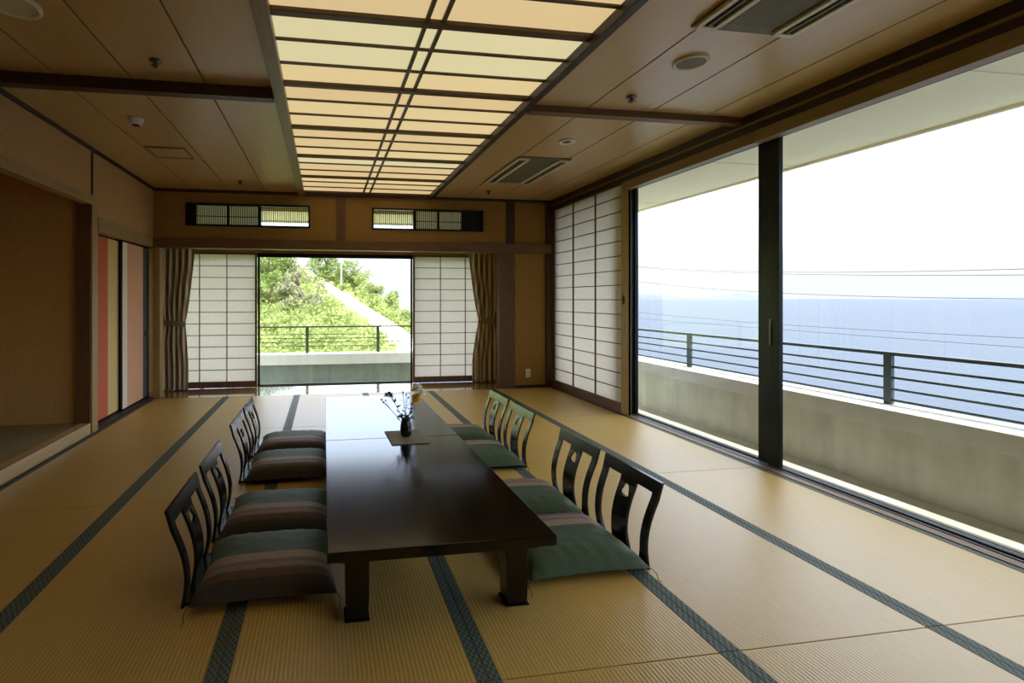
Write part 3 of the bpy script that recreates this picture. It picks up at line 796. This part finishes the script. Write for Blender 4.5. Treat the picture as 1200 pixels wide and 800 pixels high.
flower('grass_sprig', 'slender green sprig standing left of the yellow bloom', (-.02, .01, .30), [(0,0,0)], 'stem', .012, 5, 6, 6)
lf = thing('leaf_sprig', 'dark broad leaves spilling over the rim of the vase', 'leaves', (FX, FY+.01, vz), 0, 'flowers in the vase')
for k, (a, L) in enumerate(((.2,.06),(2.6,.06),(3.3,.05),(1.3,.05),(4.6,.05),(5.4,.055))):
    d = Vector((math.cos(a), math.sin(a), 0)); s_ = Vector((-d.y, d.x, 0)); p = d*.02+Vector((0,0,.115)); m_ = MB()
    m_.grid([[p-s_*.003, p+s_*.003], [p+d*L*.5-s_*.020+Vector((0,0,.02)), p+d*L*.5+s_*.020+Vector((0,0,.02))], [p+d*L-s_*.002+Vector((0,0,.012)), p+d*L+s_*.002+Vector((0,0,.012))]])
    m_.build('leaf', M['dark_leaf'], lf)

# ------------------------------------------------------------------ curtains
def curtain(label, xo, top, tie, bot, side, yc):
    """xo = outer (wall) edge x, top/tie/bot = inner edge x at the three heights"""
    t = thing('curtain', label, 'curtain', (xo, yc, 0), 0, 'tied curtains by the far window')
    rows = []; n = 90
    for i in range(41):
        z = .012+(2.02-.012)*i/40
        if z > .95:
            k = (z-.95)/1.0; k = min(1, k); e = tie+(top-tie)*(k**.75)
        else:
            k = (.95-z)/.95; e = tie+(bot-tie)*min(1, k*1.6)**.8
        tight = math.exp(-((z-.95)/.16)**2)
        xoz = xo+(.035*side)*tight
        row = []
        for j in range(n+1):
            s = j/n; x = xoz+(e-xoz)*s
            amp = .042*(1-.55*tight)
            row.append((x-xo, amp*math.sin(s*2*PI*5.5)+.012*math.sin(s*31+z*1.5), z))
        rows.append(row)
    m_ = MB(); m_.grid(rows); o = m_.build('drape', M['curtain'], t)
    s = o.modifiers.new('cloth', 'SOLIDIFY'); s.thickness = .003
    a, b_ = xo+.03*side-xo, tie-xo; c = (a+b_)/2; hw = abs(b_-a)/2+.012
    ring = []
    for z in (.915, .93, .965, .98):
        ring.append([(c+hw*math.cos(2*PI*k/28), .05*math.sin(2*PI*k/28), z+.015*math.cos(2*PI*k/28)*-side) for k in range(28)])
    m_ = MB(); m_.grid(ring, closed_u=True); r = m_.build('tieback', M['tie'], t)
    s = r.modifiers.new('cloth', 'SOLIDIFY'); s.thickness = .004
curtain('beige striped curtain tied back beside the slate-edged sliding door', -2.255, -1.80, -1.93, -1.885, 1, 7.58)
curtain('brown striped curtain tied back beside the wide brown post', 2.64, 2.18, 2.345, 2.235, -1, 7.58)
cr = thing('curtain_rail', 'dark curtain rail behind the far lintel', 'curtain rail', (0, 7.58, 2.03))
B(-2.34, 2.70, -.02, .02, 0, .03).build('rail', M['metal_dark'], cr)
B(-2.36, -2.30, -.03, .03, -.01, .04).build('bracket', M['metal_dark'], cr); B(2.68, 2.72, -.03, .03, -.01, .04).build('bracket', M['metal_dark'], cr)

# ------------------------------------------------------------------ ceiling fittings and outlet
def cassette(label, x0, x1, y0, y1):
    t = thing('air_conditioner', label, 'air conditioner', ((x0+x1)/2, (y0+y1)/2, ZC), 0, 'ceiling air conditioners')
    W, L = (x1-x0)/2, (y1-y0)/2
    B(-W, W, -L, L, -.010, .0).build('panel', M['ac_grille'], t, .003)
    for s in (-1, 1):
        xa = s*(W-.065)
        f = MB(); f.box(xa-.06, xa+.06, -L+.02, -L+.05, -.03, -.012); f.box(xa-.06, xa+.06, L-.05, L-.02, -.03, -.012)
        f.box(xa-.066, xa-.036, -L+.05, L-.05, -.03, -.012); f.box(xa+.036, xa+.066, -L+.05, L-.05, -.03, -.012)
        v = f.build('outlet_frame', M['ac_white'], t, .003)
        g = MB(); g.box(xa-.036, xa+.036, -L+.05, L-.05, -.018, -.013); g.build('slot', M['black'], t)
        B(xa-.010, xa+.004, -L+.05, L-.05, -.028, -.017).build('flap', M['ac_grille'], v)
    g = MB()
    for k in range(14):
        x = -.15+.3*k/13; g.box(x-.002, x+.002, -L+.06, L-.06, -.0115, -.0095)
    g.build('grille', M['ac_grille'], t)
cassette('ceiling air conditioner farther away, beside the round white detector', 1.93, 2.50, 4.90, 6.02)
cassette('ceiling air conditioner nearest the viewer, cut by the top of the picture', 1.90, 2.49, 1.26, 2.42)
def disc(name, label, cat, x, y, prof_, mk, inner=None, group=None):
    t = thing(name, label, cat, (x, y, ZC), 0, group)
    MB().lathe(prof_, n=36).build('rim' if inner else 'body', M[mk], t)
    if inner: MB().lathe(inner[0], n=36).build('cover', M[inner[1]], t)
    return t
disc('ceiling_speaker', 'round ivory ceiling speaker in front of the near air conditioner', 'speaker', 2.185, 2.78, [(.098,0),(.10,-.012),(.088,-.018),(.080,-.010)], 'ac_white', ([(.0,-.011),(.082,-.010)], 'ac_grille'))
disc('ceiling_speaker', 'round ivory ceiling fitting on the alcove side, cut by the top edge', 'speaker', -1.49, 2.76, [(.115,0),(.118,-.016),(.10,-.022),(.09,-.012)], 'ac_white', ([(.0,-.013),(.092,-.012)], 'ac_white'))
disc('downlight', 'small round white ceiling fitting beside the far air conditioner', 'ceiling fitting', 2.18, 4.37, [(.078,0),(.08,-.010),(.062,-.014),(.04,-.008)], 'white_plastic', ([(.0,-.012),(.025,-.014),(.042,-.008)], 'ac_grille'))
disc('smoke_detector', 'white smoke detector on the boards on the alcove side', 'smoke detector', -1.48, 4.37, [(.058,0),(.058,-.018),(.046,-.024),(.046,-.045),(.03,-.052),(.0,-.052)], 'white_plastic', ([(.03,-.0522),(.03,-.056),(.0,-.056)], 'black'))
for lb, x, y in (('sprinkler head in front of the ceiling batten on the alcove side', -1.0, 3.28), ('sprinkler head in front of the ceiling batten on the sea side', 2.15, 3.33),
                 ('sprinkler head near the slatted vent on the alcove side', -1.01, 6.48), ('sprinkler head beyond the far air conditioner', 2.16, 6.55)):
    t = disc('sprinkler', 'small metal '+lb, 'sprinkler', x, y, [(.036,0),(.036,-.006),(.014,-.010),(.012,-.030),(.026,-.034),(.026,-.038),(.0,-.040)], 'chrome', ([(.013,-.0405),(.008,-.046),(.0,-.046)], 'chrome'), 'sprinkler heads on the ceiling')
t = thing('ceiling_hatch', 'square wooden access hatch set in the boards on the alcove side', 'hatch', (-1.49, 5.32, ZC))
f = MB(); f.box(-.18,.18,-.18,-.165,-.012,0); f.box(-.18,.18,.165,.18,-.012,0); f.box(-.18,-.165,-.165,.165,-.012,0); f.box(.165,.18,-.165,.165,-.012,0); f.build('frame', M['ceil_trim'], t)
B(-.165,.165,-.165,.165,-.006,0).build('lid', M['ceil'], t)
t = thing('wall_outlet', 'small white wall outlet low on the plaster beside the post', 'outlet', (2.93, YF, .205))
B(-.035,.035,-.008,0,-.06,.06).build('plate', M['white_plastic'], t, .003)
B(-.02,.02,-.011,-.008,-.04,.04).build('socket', M['ac_white'], t)

# ------------------------------------------------------------------ light
sc = bpy.context.scene
wd = bpy.data.worlds.new('sky'); sc.world = wd; wd.use_nodes = True
nt = wd.node_tree; nt.nodes.clear()
out = nt.nodes.new('ShaderNodeOutputWorld'); bg = nt.nodes.new('ShaderNodeBackground'); nt.links.new(bg.outputs[0], out.inputs[0])
tc = nt.nodes.new('ShaderNodeTexCoord'); sp = nt.nodes.new('ShaderNodeSeparateXYZ'); nt.links.new(tc.outputs['Generated'], sp.inputs[0])
rp = nt.nodes.new('ShaderNodeValToRGB'); els = rp.color_ramp.elements
SK = 6.0
stops = [(0.0, (.95,.98,1.0), 1.08), (.07, (.93,.97,1.0), 1.3), (.17, (.60,.73,1.0), 5.2), (.35, (.78,.86,1.0), 5.4), (.60, (.90,.95,1.0), 6.0), (1.0, (.88,.95,1.0), 4.0)]
while len(els) < len(stops): els.new(.5)
for e, (p_, c, k) in zip(els, stops): e.position = p_; e.color = (*[q*k/SK for q in c], 1)
nt.links.new(sp.outputs[2], rp.inputs[0]); nt.links.new(rp.outputs[0], bg.inputs[0]); bg.inputs[1].default_value = SK

sun = bpy.data.lights.new('sun', 'SUN'); sun.energy = 9.0; sun.angle = .009; sun.color = (1, .96, .88)
so_ = bpy.data.objects.new('sun', sun); C.objects.link(so_)
so_.rotation_euler = Vector((.206, -.5, 1)).to_track_quat('Z', 'Y').to_euler(); so_.location = (10, -10, 30)

cam = bpy.data.cameras.new('camera'); co = bpy.data.objects.new('camera', cam); C.objects.link(co)
cam.sensor_width = 36; cam.sensor_fit = 'HORIZONTAL'; cam.lens = 18.0
cam.shift_x = (600-476.69)/1200; cam.shift_y = -50/1200
cam.clip_start = .05; cam.clip_end = 60000
co.location = (0, 0, 1.2856); co.rotation_euler = (PI/2, 0, -math.radians(9.154))
sc.camera = co
sc.view_settings.view_transform = 'Standard'; sc.view_settings.look = 'None'
sc.view_settings.exposure = 0; sc.view_settings.gamma = 1; sc.view_settings.use_curve_mapping = False
try:
    sc.cycles.max_bounces = 12; sc.cycles.diffuse_bounces = 7; sc.cycles.transparent_max_bounces = 24; sc.cycles.sample_clamp_indirect = 8
    sc.cycles.caustics_reflective = False; sc.cycles.caustics_refractive = False
except Exception: pass
